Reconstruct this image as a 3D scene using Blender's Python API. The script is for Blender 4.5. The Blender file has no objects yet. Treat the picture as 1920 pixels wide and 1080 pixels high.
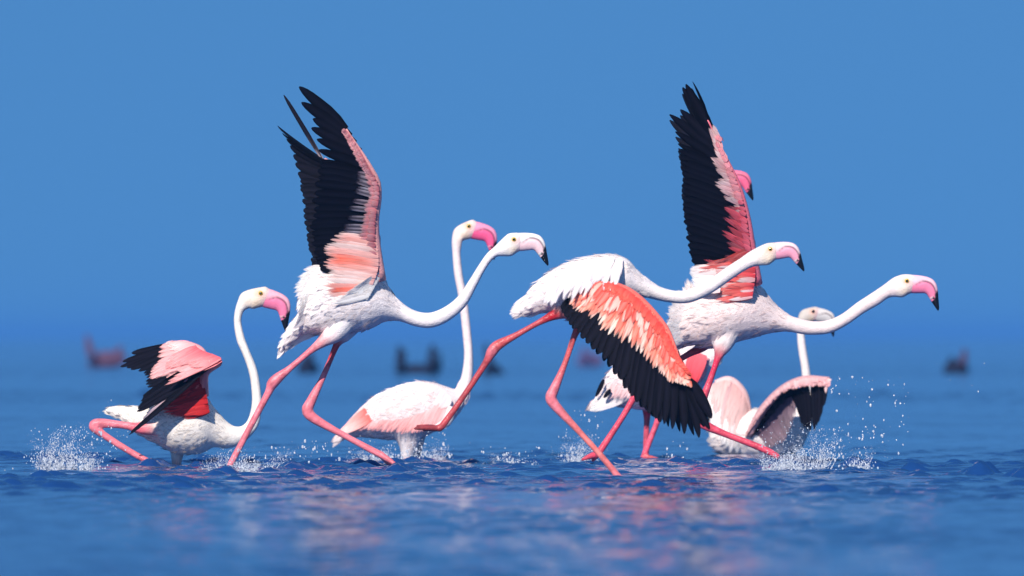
import bpy, math, random
import numpy as np
from mathutils import Vector, kdtree

S = bpy.context.scene
COL = S.collection
FPX = 21943.0          # focal length in pixels of the 1920 px wide photograph
HOR = 630.0            # image row of the horizon
CAM_H = 0.4557         # lens height over the water

# ------------------------------------------------------------------ camera
cd = bpy.data.cameras.new('camera')
cam = bpy.data.objects.new('camera', cd)
COL.objects.link(cam)
cam.location = (0, 0, CAM_H)
cam.rotation_euler = (math.radians(90), 0, 0)
cd.sensor_width = 36.0
cd.lens = FPX / 1920.0 * 36.0
cd.shift_y = (HOR - 540.0) / 1920.0
cd.clip_start = 0.5
cd.clip_end = 20000
cd.dof.use_dof = True
cd.dof.focus_distance = 39.6
cd.dof.aperture_fstop = 7.1
S.camera = cam

# ------------------------------------------------------------------ sky and sun
SUN_EL, SUN_AZ = 35.0, 198.0      # degrees; azimuth clockwise from +Y (behind the camera, to the left)
W = bpy.data.worlds.new('World')
S.world = W
W.use_nodes = True
nt = W.node_tree
bg = nt.nodes['Background']
sky = nt.nodes.new('ShaderNodeTexSky')
sky.sky_type = 'NISHITA'
sky.sun_disc = False
sky.sun_elevation = math.radians(SUN_EL)
sky.sun_rotation = math.radians(SUN_AZ)
sky.dust_density = 0.0
sky.ozone_density = 6.0
sky.air_density = 1.0
# clear, haze-free air: the deep blue reaches all the way down to the horizon
tc = nt.nodes.new('ShaderNodeTexCoord')
ma = nt.nodes.new('ShaderNodeVectorMath'); ma.operation = 'MULTIPLY_ADD'
ma.inputs[1].default_value = (1, 1, 0.6)
ma.inputs[2].default_value = (0, 0, 0.42)
nm = nt.nodes.new('ShaderNodeVectorMath'); nm.operation = 'NORMALIZE'
tint = nt.nodes.new('ShaderNodeMix'); tint.data_type = 'RGBA'; tint.blend_type = 'MULTIPLY'
tint.inputs[0].default_value = 1.0
tint.inputs[7].default_value = (0.60, 1.02, 1.14, 1)
nt.links.new(tc.outputs['Generated'], ma.inputs[0])
nt.links.new(ma.outputs[0], nm.inputs[0])
nt.links.new(nm.outputs[0], sky.inputs[0])
nt.links.new(sky.outputs[0], tint.inputs[6])
nt.links.new(tint.outputs[2], bg.inputs[0])
bg.inputs[1].default_value = 0.108

sl = bpy.data.lights.new('sun', 'SUN')
sun = bpy.data.objects.new('sun', sl)
COL.objects.link(sun)
sl.energy = 5.0
sl.angle = math.radians(0.53)
sl.color = (1.0, 0.94, 0.86)
az, el = math.radians(SUN_AZ), math.radians(SUN_EL)
to_sun = Vector((math.sin(az) * math.cos(el), math.cos(az) * math.cos(el), math.sin(el)))
sun.rotation_euler = to_sun.to_track_quat('Z', 'Y').to_euler()
sun.location = to_sun * 60

S.view_settings.view_transform = 'Standard'
S.view_settings.look = 'None'
S.view_settings.exposure = 0.12
S.view_settings.gamma = 1.0
S.render.engine = 'CYCLES'
S.cycles.use_denoising = True
S.cycles.max_bounces = 8
S.cycles.transparent_max_bounces = 32
S.cycles.volume_bounces = 0

RNG = random.Random(11)

# ------------------------------------------------------------------ helpers
def lin(r, g, b):
    f = lambda c: c / 12.92 if c <= 0.04045 else ((c + 0.055) / 1.055) ** 2.4
    return np.array([f(r / 255.), f(g / 255.), f(b / 255.)])

def P(px, py, d):
    """photo pixel at distance d -> world point"""
    return np.array([(px - 960.0) / FPX * d, d, CAM_H + (HOR - py) / FPX * d])

def catmull(pts, per):
    """pts (n,k) -> dense Catmull-Rom samples"""
    p = np.asarray(pts, float)
    q = np.vstack([2 * p[0] - p[1], p, 2 * p[-1] - p[-2]])
    out = []
    for i in range(len(p) - 1):
        a, b, c, d = q[i], q[i + 1], q[i + 2], q[i + 3]
        for k in range(per):
            t = k / per
            out.append(0.5 * (2 * b + (c - a) * t + (2 * a - 5 * b + 4 * c - d) * t * t + (3 * b - a - 3 * c + d) * t ** 3))
    out.append(p[-1])
    return np.array(out)

def curve_eval(keys, ts):
    """keys: rows (t, ...) -> values at ts, monotone cubic-ish (smoothed linear)"""
    k = np.asarray(keys, float)
    t = k[:, 0]
    vals = []
    m = np.gradient(k[:, 1:], t, axis=0)
    for x in np.atleast_1d(ts):
        x = min(max(x, t[0]), t[-1])
        i = min(max(np.searchsorted(t, x) - 1, 0), len(t) - 2)
        h = t[i + 1] - t[i]
        s = (x - t[i]) / h
        h00, h10, h01, h11 = 2*s**3-3*s*s+1, s**3-2*s*s+s, -2*s**3+3*s*s, s**3-s*s
        vals.append(h00*k[i,1:] + h10*h*m[i] + h01*k[i+1,1:] + h11*h*m[i+1])
    return np.array(vals)

class MB:
    """collects vertices, faces and vertex colours"""
    def __init__(self):
        self.v, self.f, self.c, self.b = [], [], [], []
    def add(self, v, f, c, b=None):
        n = len(self.v)
        self.v.extend(map(tuple, v))
        self.f.extend([tuple(i + n for i in q) for q in f])
        self.c.extend(map(tuple, c))
        if b is not None: self.b.extend(map(tuple, b))
    def mesh(self, name, origin=(0, 0, 0), smooth=True):
        me = bpy.data.meshes.new(name)
        o = np.asarray(origin)
        me.from_pydata([tuple(np.asarray(p) - o) for p in self.v], [], self.f)
        put_color(me, self.c)
        if self.b:
            at = me.attributes.new('barb', 'FLOAT_VECTOR', 'POINT')
            at.data.foreach_set('vector', np.asarray(self.b, np.float32).ravel())
        if smooth:
            me.polygons.foreach_set('use_smooth', [True] * len(me.polygons))
        return me
    def build(self, name, mat, parent=None, origin=(0, 0, 0), smooth=True):
        return link(name, self.mesh(name, origin, smooth), mat, parent)

def put_color(me, cols):
    at = me.color_attributes.new('Col', 'FLOAT_COLOR', 'POINT')
    a = np.ones((len(me.vertices), 4), np.float32)
    c = np.asarray(cols, np.float32)
    a[:, :c.shape[1]] = c
    at.data.foreach_set('color', a.ravel())

def link(name, me, mat, parent=None):
    o = bpy.data.objects.new(name, me)
    COL.objects.link(o)
    if mat: me.materials.append(mat)
    if parent: o.parent = parent
    return o

def tube_rings(rings, caps=True):
    nr, ns = len(rings), len(rings[0])
    v = np.asarray(rings).reshape(-1, 3)
    f = []
    for i in range(nr - 1):
        for j in range(ns):
            k = (j + 1) % ns
            f.append((i*ns+j, i*ns+k, (i+1)*ns+k, (i+1)*ns+j))
    if caps:
        f.append(tuple(range(ns - 1, -1, -1)))
        f.append(tuple((nr-1)*ns + j for j in range(ns)))
    return v, f

def loft_pairs(pairs, dist, per=5, ns=20, yaw=0.0, x0=0.0):
    """pairs of outline points (top x,y / bottom x,y / lateral half width), in photo pixels at distance dist"""
    a = catmull([p[:5] for p in pairs], per)
    s = dist / FPX
    rings = []
    for tx, ty, bx, by, w in a:
        cx, cy, hx, hy = (tx+bx)/2, (ty+by)/2, (tx-bx)/2, (ty-by)/2
        w = max(w, 0.8)
        ring = []
        for j in range(ns):
            an = 2 * math.pi * j / ns
            px, py = cx + math.cos(an)*hx, cy + math.cos(an)*hy
            d = dist + yaw * s * (cx - x0) + math.sin(an) * w * s
            q = P(px, py, dist); q[1] = d
            ring.append(q)
        rings.append(ring)
    return np.array(rings)

def tube(pts, per=4, ns=10):
    """pts rows: x,y,z,r in world -> rings"""
    a = catmull(pts, per)
    p, r = a[:, :3], np.maximum(a[:, 3], 1e-4)
    rings = []
    up = np.array([0, 1.0, 0])
    for i in range(len(p)):
        t = p[min(i+1, len(p)-1)] - p[max(i-1, 0)]
        t /= np.linalg.norm(t) + 1e-9
        s = np.cross(t, up); s /= np.linalg.norm(s) + 1e-9
        b = np.cross(s, t)
        rings.append([p[i] + r[i]*(math.cos(2*math.pi*j/ns)*s + math.sin(2*math.pi*j/ns)*b) for j in range(ns)])
    return np.array(rings)

# ------------------------------------------------------------------ materials
def mat_base(name):
    m = bpy.data.materials.new(name)
    m.use_nodes = True
    n = m.node_tree
    return m, n, n.nodes['Principled BSDF']

def color_mat(name, rough, noise_scale, amt, bump=0.0, bscale=200., sheen=0.0, spec=0.3, stretch=(1, 1, 1), sss=0.0):
    m, n, b = mat_base(name)
    at = n.nodes.new('ShaderNodeAttribute'); at.attribute_name = 'Col'
    co = n.nodes.new('ShaderNodeTexCoord')
    mp = n.nodes.new('ShaderNodeMapping'); mp.inputs['Scale'].default_value = stretch
    n.links.new(co.outputs['Object'], mp.inputs[0])
    no = n.nodes.new('ShaderNodeTexNoise'); no.inputs['Scale'].default_value = noise_scale; no.inputs['Detail'].default_value = 5
    n.links.new(mp.outputs[0], no.inputs['Vector'])
    mr = n.nodes.new('ShaderNodeMapRange')
    mr.inputs['From Min'].default_value = 0.3; mr.inputs['From Max'].default_value = 0.7
    mr.inputs['To Min'].default_value = 1 - amt; mr.inputs['To Max'].default_value = 1 + amt * 0.4
    n.links.new(no.outputs['Fac'], mr.inputs['Value'])
    mx = n.nodes.new('ShaderNodeVectorMath'); mx.operation = 'SCALE'
    n.links.new(at.outputs['Color'], mx.inputs[0]); n.links.new(mr.outputs[0], mx.inputs['Scale'])
    n.links.new(mx.outputs[0], b.inputs['Base Color'])
    b.inputs['Roughness'].default_value = rough
    b.inputs['Specular IOR Level'].default_value = spec
    b.inputs['Sheen Weight'].default_value = sheen
    if sss:
        b.inputs['Subsurface Weight'].default_value = sss
        b.inputs['Subsurface Radius'].default_value = (0.02, 0.012, 0.01)
        b.inputs['Subsurface Scale'].default_value = 0.4
    if bump:
        n2 = n.nodes.new('ShaderNodeTexNoise'); n2.inputs['Scale'].default_value = bscale; n2.inputs['Detail'].default_value = 4
        n.links.new(mp.outputs[0], n2.inputs['Vector'])
        bp = n.nodes.new('ShaderNodeBump'); bp.inputs['Strength'].default_value = bump; bp.inputs['Distance'].default_value = 0.004
        n.links.new(n2.outputs['Fac'], bp.inputs['Height'])
        n.links.new(bp.outputs[0], b.inputs['Normal'])
    return m

M_BODY = color_mat('plumage_and_skin', 0.55, 60, 0.14, 0.55, 190, sheen=0.1, spec=0.4)
def feather_mat():
    # vane colour with barb streaks along the feather; barbs fray at the edges and tip
    m, n, b = mat_base('feather')
    at = n.nodes.new('ShaderNodeAttribute'); at.attribute_name = 'Col'
    ba = n.nodes.new('ShaderNodeAttribute'); ba.attribute_name = 'barb'
    mp = n.nodes.new('ShaderNodeMapping'); mp.inputs['Scale'].default_value = (260, 22, 1)
    n.links.new(ba.outputs['Vector'], mp.inputs[0])
    no = n.nodes.new('ShaderNodeTexNoise'); no.inputs['Scale'].default_value = 1.0; no.inputs['Detail'].default_value = 3
    n.links.new(mp.outputs[0], no.inputs['Vector'])
    mr = n.nodes.new('ShaderNodeMapRange')
    mr.inputs['From Min'].default_value = 0.3; mr.inputs['From Max'].default_value = 0.7
    mr.inputs['To Min'].default_value = 0.80; mr.inputs['To Max'].default_value = 1.08
    n.links.new(no.outputs['Fac'], mr.inputs['Value'])
    mx = n.nodes.new('ShaderNodeVectorMath'); mx.operation = 'SCALE'
    n.links.new(at.outputs['Color'], mx.inputs[0]); n.links.new(mr.outputs[0], mx.inputs['Scale'])
    n.links.new(mx.outputs[0], b.inputs['Base Color'])
    b.inputs['Roughness'].default_value = 0.7
    b.inputs['Specular IOR Level'].default_value = 0.04
    # alpha: painted vane edge plus barb noise
    ad = n.nodes.new('ShaderNodeMath'); ad.operation = 'MULTIPLY_ADD'
    n.links.new(no.outputs['Fac'], ad.inputs[0]); ad.inputs[1].default_value = 0.9
    n.links.new(at.outputs['Alpha'], ad.inputs[2])
    a2 = n.nodes.new('ShaderNodeMapRange')
    a2.inputs['From Min'].default_value = 0.62; a2.inputs['From Max'].default_value = 1.08
    n.links.new(ad.outputs[0], a2.inputs['Value'])
    n.links.new(a2.outputs[0], b.inputs['Alpha'])
    return m
M_FEATHER = feather_mat()
def wet_legs(m):
    n = m.node_tree; b = n.nodes['Principled BSDF']
    at = next(x for x in n.nodes if x.type == 'ATTRIBUTE')
    sp = n.nodes.new('ShaderNodeSeparateColor'); n.links.new(at.outputs['Color'], sp.inputs[0])
    df = n.nodes.new('ShaderNodeMath'); df.operation = 'SUBTRACT'
    n.links.new(sp.outputs[0], df.inputs[0]); n.links.new(sp.outputs[1], df.inputs[1])
    mr = n.nodes.new('ShaderNodeMapRange')
    mr.inputs['From Min'].default_value = 0.22; mr.inputs['From Max'].default_value = 0.48
    mr.inputs['To Min'].default_value = 0.66; mr.inputs['To Max'].default_value = 0.30
    n.links.new(df.outputs[0], mr.inputs['Value']); n.links.new(mr.outputs[0], b.inputs['Roughness'])
wet_legs(M_BODY)
M_BILL = color_mat('bill_horn', 0.38, 90, 0.08, 0.15, 200, spec=0.5)
M_EYE = color_mat('eye_wet', 0.12, 20, 0.0, spec=0.6)
M_FAR = color_mat('dark_plumage', 0.8, 20, 0.15)

def water_material():
    m, n, b = mat_base('lagoon_water')
    b.inputs['Base Color'].default_value = (0.010, 0.052, 0.19, 1)
    b.inputs['Roughness'].default_value = 0.07
    b.inputs['IOR'].default_value = 1.333
    co = n.nodes.new('ShaderNodeTexCoord')
    prev = None
    for sc, st, dist in ((9.0, 0.5, 0.02), (34.0, 0.35, 0.006)):
        no = n.nodes.new('ShaderNodeTexNoise'); no.inputs['Scale'].default_value = sc; no.inputs['Detail'].default_value = 3
        n.links.new(co.outputs['Object'], no.inputs['Vector'])
        bp = n.nodes.new('ShaderNodeBump'); bp.inputs['Strength'].default_value = st; bp.inputs['Distance'].default_value = dist
        n.links.new(no.outputs['Fac'], bp.inputs['Height'])
        if prev: n.links.new(prev.outputs[0], bp.inputs['Normal'])
        prev = bp
    n.links.new(prev.outputs[0], b.inputs['Normal'])
    return m

def splash_material():
    m, n, b = mat_base('flying_water')
    b.inputs['Base Color'].default_value = (0.93, 0.96, 1.0, 1)
    b.inputs['Roughness'].default_value = 0.12
    b.inputs['IOR'].default_value = 1.333
    b.inputs['Transmission Weight'].default_value = 0.6
    return m
M_WATER = water_material()
M_SPLASH = splash_material()

# ------------------------------------------------------------------ water
CONTACTS = []     # (x, y, strength) of feet and splashes in the water; filled before the sheet is made
def contact(px, d, k=1.0):
    CONTACTS.append(((px - 960) / FPX * d, d, k))
for px, d, k in ((110, 40.9, 1.4), (300, 41.0, .7), (330, 41.2, .7), (430, 40.4, 1.5), (500, 40.3, .9), (745, 40.2, 1.2),
                 (765, 43.4, 1.0), (820, 43.0, .8), (950, 41.5, .7), (1165, 37.4, .8), (1090, 42.4, .8), (1205, 43.4, .6),
                 (1480, 40.4, 1.8), (1540, 40.4, 1.2), (1620, 40.6, .6), (1380, 44.5, .8)):
    contact(px, d, k)

def make_water():
    rng = np.random.default_rng(5)
    rows = list(np.linspace(-300, 0, 14)) + list(np.linspace(4, 20, 60))
    d = 20.0
    while d < 30: d += 0.05; rows.append(d)
    while d < 34: d += 0.04; rows.append(d)
    while d < 46: d += 0.02; rows.append(d)
    step = 0.024
    while d < 220: step *= 1.006; d += min(step, 0.4); rows.append(d)
    while d < 9000: step = d * 0.03; d += step; rows.append(d)
    rows = np.array(rows)
    nf = 430
    u = np.linspace(-1, 1, nf)
    out = 1 + np.geomspace(0.03, 60, 26)
    u = np.concatenate([-out[::-1], u, out])
    half = np.clip(np.abs(rows) * 0.052 + 1.6, 3, None)
    X = u[None, :] * half[:, None]
    Y = np.repeat(rows[:, None], len(u), 1)
    # wind pattern: calm in front, ruffled where the birds run, alternating bands farther out
    D = rows
    def band(c, w): return np.exp(-((D - c) / w) ** 2)
    amp = 0.30 + 1.05 * band(39.8, 4.8) + 0.35 * band(36, 3.5) + 1.6 * band(88, 8) + 1.8 * band(148, 20) + 0.9 * (D > 175)
    amp = np.where(D < 34, np.maximum(amp, 0.38), amp)
    amp = np.where(D > 240, 0, amp)
    amp = np.where(D < 15, 0.0, amp)
    ph = rng.uniform(0, 6.28, 4)
    A = amp[:, None] * (1 + 0.45*np.sin(X*1.7 + ph[0] + 0.3*Y) * np.sin(0.9*X - 0.6*Y + ph[1]) + 0.3*np.sin(3.1*X + 0.8*Y + ph[2]))
    A = np.clip(A, 0.03, None)
    Z = np.zeros_like(X); Zs = np.zeros_like(X)
    for i in range(46):
        lam = float(np.exp(rng.uniform(math.log(0.075), math.log(0.45))))
        th = rng.normal(1.5, 0.5)
        k = 2*math.pi/lam
        a = 0.062 * min(lam, 0.10 + 0.12*lam) / (2*math.pi) * rng.uniform(0.5, 1.3)
        fade = np.where(D > 60, np.clip((lam*500/np.maximum(D, 1)), 0, 1), 1)[:, None]
        wv = fade * a * np.sin(k*(X*math.cos(th) + Y*math.sin(th)) + rng.uniform(0, 6.28))
        if lam > 0.19: Z += wv
        else: Zs += wv
    # gusts: most of the surface only shivers, short steep ripples come in streaky patches
    G = np.zeros_like(X)
    for i in range(22):
        kx = 2*math.pi/float(np.exp(rng.uniform(math.log(0.22), math.log(0.9)))) * rng.choice([-1, 1])
        ky = 2*math.pi/float(np.exp(rng.uniform(math.log(0.7), math.log(3.0))))
        G += np.sin(kx*X + ky*Y + rng.uniform(0, 6.28))
    G /= math.sqrt(11)
    near = np.clip((60 - D)/10, 0, 1)*np.clip((D - 30)/4, 0, 1)
    near = near[:, None]
    Z = A * (Z * (1 - .60*near) + Zs * (1 - near + near*(.18 + 1.0*np.clip(G, 0, 1.7))))
    Z = Z + 0.8 * np.clip(Z, 0, None) ** 1.35          # sharper crests
    for cx, cy, k in CONTACTS:
        r = np.hypot(X - cx, Y - cy)
        sel = r < 1.6
        rr = r[sel]
        Z[sel] += k * 0.0040 * np.exp(-rr/0.33) * np.cos(rr*42 + cx*5) + k*0.003*np.exp(-rr/0.12)
    nr, nc = X.shape
    co = np.stack([X, Y, Z], -1).reshape(-1, 3).astype(np.float32)
    i, j = np.meshgrid(np.arange(nr-1), np.arange(nc-1), indexing='ij')
    a = (i*nc + j).ravel()
    quads = np.stack([a, a+1, a+nc+1, a+nc], 1).astype(np.int32)
    me = bpy.data.meshes.new('water')
    me.vertices.add(len(co)); me.vertices.foreach_set('co', co.ravel())
    me.loops.add(quads.size); me.loops.foreach_set('vertex_index', quads.ravel())
    me.polygons.add(len(quads))
    me.polygons.foreach_set('loop_start', np.arange(0, quads.size, 4, dtype=np.int32))
    me.polygons.foreach_set('use_smooth', np.ones(len(quads), bool))
    me.update(); me.validate()
    o = link('water', me, M_WATER)
    o['kind'] = 'structure'
    o['label'] = 'rippled blue lagoon water under the running flamingos'
    return o
make_water()

# ------------------------------------------------------------------ feathers
BLACK = lin(9, 8, 11)
CORAL = lin(240, 92, 78)
RED = lin(205, 45, 48)
PINK = lin(242, 158, 160)
PALE = lin(246, 214, 208)
WHITE = lin(243, 236, 232)
GREYL = lin(176, 166, 176)
LEG = lin(240, 124, 134)
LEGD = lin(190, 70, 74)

def feather(mb, root, tip, nrm, width, colfn, point=0.0, camber=0.12, twist=0.12, bend=0.0, rows=8, lift=0.0, soft=0.35):
    """one vane: three columns (edge, shaft, edge), cambered across and bent along"""
    root, tip = np.asarray(root), np.asarray(tip)
    ax = tip - root
    L = np.linalg.norm(ax) + 1e-9
    ax = ax / L
    nrm = nrm - ax * np.dot(nrm, ax); nrm = nrm / (np.linalg.norm(nrm) + 1e-9)
    side = np.cross(ax, nrm)
    V, C, B = [], [], []
    zr = RNG.uniform(0, 400)
    vs = (0, .2, .42, .62, .77, .88, .96, 1.0) if rows >= 8 else (0, .4, .75, .92, 1.0)
    rows = len(vs)
    for v in vs:
        w = 0.45 + 0.55 * min(1, v / 0.3) ** 0.7
        if point > 0 and v > 0.4: w *= 1 - point * ((v - 0.4) / 0.6) ** 1.4
        if v > 0.78: w *= math.sqrt(max(0.0, 1 - ((v - 0.78) / 0.225) ** 2))
        w *= width * 0.5
        c = root + ax * (L * v) + nrm * (bend * L * (v * v - v) + lift * L * v * v) 
        for u in (-1, 0, 1):
            V.append(c + side * (u * w) + nrm * (-camber * w * abs(u) + twist * w * u))
            C.append(tuple(np.clip(colfn(v, u), 0.002, 0.95)) + (1.0 - soft*(0.75 if u else 0.0) - soft*1.1*max(0.0, (v-.55)/.45)**1.5,))
            B.append((u*w, L*v, zr))
    F = []
    for i in range(rows - 1):
        for u in range(2):
            a = i*3 + u
            F.append((a, a+1, a+4, a+3))
    mb.add(V, F, C, B)

def grad(stops, streak=None, var=0.08, rng=RNG):
    """colour along the vane with per-feather variation; streak = (colour, amount) down the shaft"""
    if streak is None and stops[-1][1] is BLACK: streak = (lin(25, 23, 33), .9)
    k = 1 + rng.uniform(-var, var)
    h = rng.uniform(-var, var)
    def f(v, u):
        for (a, ca), (b, cb) in zip(stops[:-1], stops[1:]):
            if v <= b or b == stops[-1][0]:
                t = min(max((v - a) / (b - a + 1e-9), 0), 1)
                c = ca * (1 - t) + cb * t
                break
        if streak is not None:
            s = streak[1] * (1 if u == 0 else 0.0)
            c = c * (1 - s) + streak[0] * s
        c = c * k
        return np.array([c[0], c[1] * (1 + h * 0.6), c[2] * (1 + h * 0.6)])
    return f

class Bird:
    def __init__(self, dist, basepx, label, seed=0):
        self.D = dist
        self.s = dist / FPX
        self.rng = random.Random(seed)
        self.base = P(basepx, HOR + CAM_H * FPX / dist, dist)
        self.root = bpy.data.objects.new('flamingo', None)
        self.root.empty_display_size = 0.1
        COL.objects.link(self.root)
        self.root.location = tuple(self.base)
        self.root['label'] = label
        self.root['category'] = 'flamingo'
        self.root['group'] = 'flamingos taking off from the lagoon'
        self.src = MB()
        self.rings = None
    def pt(self, px, py, dep=0.0):
        q = P(px, py, self.D); q[1] += dep
        return q
    # ---- body ----
    def body(self, pairs, colfn, ns=22, per=5):
        self.rings = loft_pairs(pairs, self.D, per, ns)
        self.per = per
        v, f = tube_rings(self.rings)
        cols = []
        for i in range(len(self.rings)):
            for j in range(ns):
                cols.append(colfn(i / per, math.cos(2*math.pi*j/ns)))
        self.src.add(v, f, cols)
        self.bodycol = colfn
        wid = [p[4] for p in pairs]
        self.nneck = next(i for i in range(5, len(wid)) if wid[i] < 20)
    def limb(self, pts, cols, per=5, ns=12):
        """pts rows px,py,depth,r(px)"""
        w = [list(self.pt(a, b, d)) + [r * self.s * (.86 if r < 9 else 1.06 if r < 11.2 else 1.0)] for a, b, d, r in pts]
        rings = tube(w, per, ns)
        v, f = tube_rings(rings)
        cc = curve_eval([[i] + list(c) for i, c in enumerate(cols)], np.linspace(0, len(cols)-1, len(rings)))
        cc = np.repeat(np.clip(cc, 0.01, .95), ns, axis=0)
        k = np.array([1 + .24*self.rng.gauss(0, 1) for _ in cc])
        pinkish = np.clip((cc[:, 0] - cc[:, 1]) * 3, 0, 1)
        cc = cc * (1 + (np.clip(k, .6, 1.25) - 1) * pinkish)[:, None]
        self.src.add(v, f, np.clip(cc, .01, .95))
    def toes(self, px, py, dep, tips, col, r=5.5):
        for tx, ty, td in tips:
            mx, my = (px+tx)/2, (py+ty)/2
            self.limb([(px, py, dep, r*1.15), (mx, my-1.0, (dep+td)/2, r), (tx, ty, td, r*0.55)], [col, col, col*0.8], per=3, ns=8)
    def finish_body(self, voxel=0.0048):
        me = self.src.mesh('tmp')
        o = bpy.data.objects.new('tmp', me); COL.objects.link(o)
        r = o.modifiers.new('r', 'REMESH'); r.mode = 'VOXEL'; r.voxel_size = voxel
        sm = o.modifiers.new('s', 'SMOOTH'); sm.factor = 0.5; sm.iterations = 3
        dg = bpy.context.evaluated_depsgraph_get(); dg.update()
        out = bpy.data.meshes.new_from_object(o.evaluated_get(dg))
        bpy.data.objects.remove(o)
        co = np.empty(len(out.vertices)*3, np.float32); out.vertices.foreach_get('co', co); co = co.reshape(-1, 3)
        kd = kdtree.KDTree(len(self.src.v))
        for i, p in enumerate(self.src.v): kd.insert(p, i)
        kd.balance()
        cols = np.array(self.src.c)
        cc = np.empty((len(co), 3))
        for i, p in enumerate(co):
            near = kd.find_n(p, 3)
            ws = [1/(q[2]+1e-4) for q in near]
            cc[i] = sum(cols[q[1]]*w for q, w in zip(near, ws)) / sum(ws)
        (ex, ey), pit, sc_ = self.eyeinfo
        ca, sa = math.cos(math.radians(pit)), math.sin(math.radians(pit))
        pxs = 960 + co[:, 0]/self.D*FPX; pys = HOR - (co[:, 2]-CAM_H)/self.D*FPX
        dx, dy = (pxs-ex)/sc_, (pys-ey)/sc_
        lx, ly = dx*ca + dy*sa, -dx*sa + dy*ca
        k = np.exp(-((lx+1)/8.5)**2 - ((ly-1)/6.5)**2)*.75          # bare skin round the eye
        k2 = np.exp(-((lx-3)/10)**2 - ((ly-19)/8)**2)*.45           # stained chin
        k3 = np.clip((lx-3)/10, 0, 1)*(np.abs(ly) < 40)*(lx < 30)*.7   # pink lores
        for kk, cl in ((k, lin(232, 150, 118)), (k2, lin(240, 200, 150)), (k3, self.lores)):
            cc = cc*(1-kk[:, None]) + cl*kk[:, None]
        co = co - self.base.astype(np.float32)
        out.vertices.foreach_set('co', co.ravel())
        for a in list(out.color_attributes): out.color_attributes.remove(a)
        put_color(out, cc)
        out.polygons.foreach_set('use_smooth', [True]*len(out.polygons))
        out.materials.clear()
        out.name = 'body'
        self.body_obj = link('body', out, M_BODY, self.root)
    # ---- small body feathers ----
    def plumage(self, i0, i1, n, L=30, Wd=15, lift=0.10, colfn=None, ruffle=None, name='body_feathers'):
        rng = self.rng
        mb = MB()
        R = self.rings
        a, b = int(i0*self.per), int(i1*self.per)
        ns = R.shape[1]
        # area weight along the body
        cen = R.mean(1)
        wgt = np.array([np.linalg.norm(R[i,0]-R[i,ns//2]) * np.linalg.norm(cen[min(i+1, len(cen)-1)]-cen[i]) + 1e-6 for i in range(a, b)])
        wgt /= wgt.sum()
        npr = np.random.default_rng(rng.randint(0, 99999))
        for i in npr.choice(np.arange(a, b), int(n*1.7), p=wgt):
            j = rng.randrange(ns)
            fr = rng.random()
            p = R[i, j]*(1-fr) + R[i, (j+1) % ns]*fr
            t = R[max(i-1, 0)].mean(0) - R[min(i+1, len(R)-1)].mean(0)
            t = R[max(i-1, 0), j] - R[min(i+1, len(R)-1), j] + 0.3*t
            t /= np.linalg.norm(t) + 1e-9
            nrm = p - cen[i]
            nrm -= t*np.dot(nrm, t); nrm /= np.linalg.norm(nrm) + 1e-9
            t = t + np.array([rng.uniform(-.22, .22), 0, rng.uniform(-.22, .22)]); t /= np.linalg.norm(t)
            l = L * self.s * rng.uniform(0.7, 1.25)
            lf = 0.5 * lift * rng.uniform(0.1, 1.3)
            if ruffle: lf += ruffle(i/self.per, rng)
            c = colfn(i/self.per, math.cos(2*math.pi*(j+fr)/ns), rng) if colfn else self.bodycol(i/self.per, math.cos(2*math.pi*j/ns))
            c = np.asarray(c) * rng.uniform(0.93, 1.03)
            feather(mb, p - nrm*0.003 - t*l*0.3, p + t*l*0.7 + nrm*l*lf, nrm, Wd*self.s*rng.uniform(.7, 1.1), lambda v, u, c=c: c, point=.35, camber=0.10, twist=0.03, bend=-0.08, rows=5, soft=.85)
        o = mb.build(name, M_FEATHER, self.root, self.base)
        o['kind'] = 'stuff'
    # ---- wings ----
    def wing(self, keys, colr, rad=(9, 3.5), name='wing', label=None):
        """arm of the wing along the leading edge; keys rows t,px,py,depth"""
        ts = np.linspace(keys[0][0], keys[-1][0], 12)
        p = curve_eval(keys, ts)
        pts = [list(self.pt(a, b, d)) + [(rad[0]*(1-t) + rad[1]*t)*self.s] for (a, b, d), t in zip(p, np.linspace(0, 1, 12))]
        rings = tube(pts, 2, 10)
        v, f = tube_rings(rings)
        mb = MB()
        mb.add(v, f, [colr * self.rng.uniform(.95, 1.03) for _ in v])
        o = mb.build(name, M_BODY, self.root, self.base)
        if label: o['label'] = label
        return o
    def fan(self, wing, R, T, n, width, stops, name='flight_feather', t0=0., t1=1., face=-1, off=0.0, joined=False, point=0.25,
            streak=None, var=0.08, jit=0.03, bend=0.04, short=1.0, lift=0.0, start=0.0, camber=0.12, soft=None):
        """feathers from curve R to curve T; face -1: this layer lies on the camera side"""
        rng = self.rng
        if joined: n, jit = int(n*2.0), max(jit, .15)
        ts = np.linspace(t0, t1, n)
        e = 0.02
        allmb = MB()
        for i, t in enumerate(ts):
            tt = min(max(t + rng.uniform(-jit, jit) / max(n, 1) * 4, t0), t1)
            r = self.pt(*curve_eval(R, tt)[0]); q = self.pt(*curve_eval(T, tt)[0])
            q = r + (q - r) * short * (1 + rng.uniform(-jit, jit))
            r = r + (q - r) * start
            ra = self.pt(*curve_eval(R, tt - e)[0]); rb = self.pt(*curve_eval(R, tt + e)[0])
            qa = self.pt(*curve_eval(T, tt - e)[0]); qb = self.pt(*curve_eval(T, tt + e)[0])
            nrm = np.cross((rb - ra) + (qb - qa), q - r)
            nrm /= np.linalg.norm(nrm) + 1e-9
            if nrm[1] * face < 0: nrm = -nrm
            o3 = nrm * off + nrm * 0.0012 * (i % 3)
            mb = allmb if joined else MB()
            w = width(t) if callable(width) else width
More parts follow.
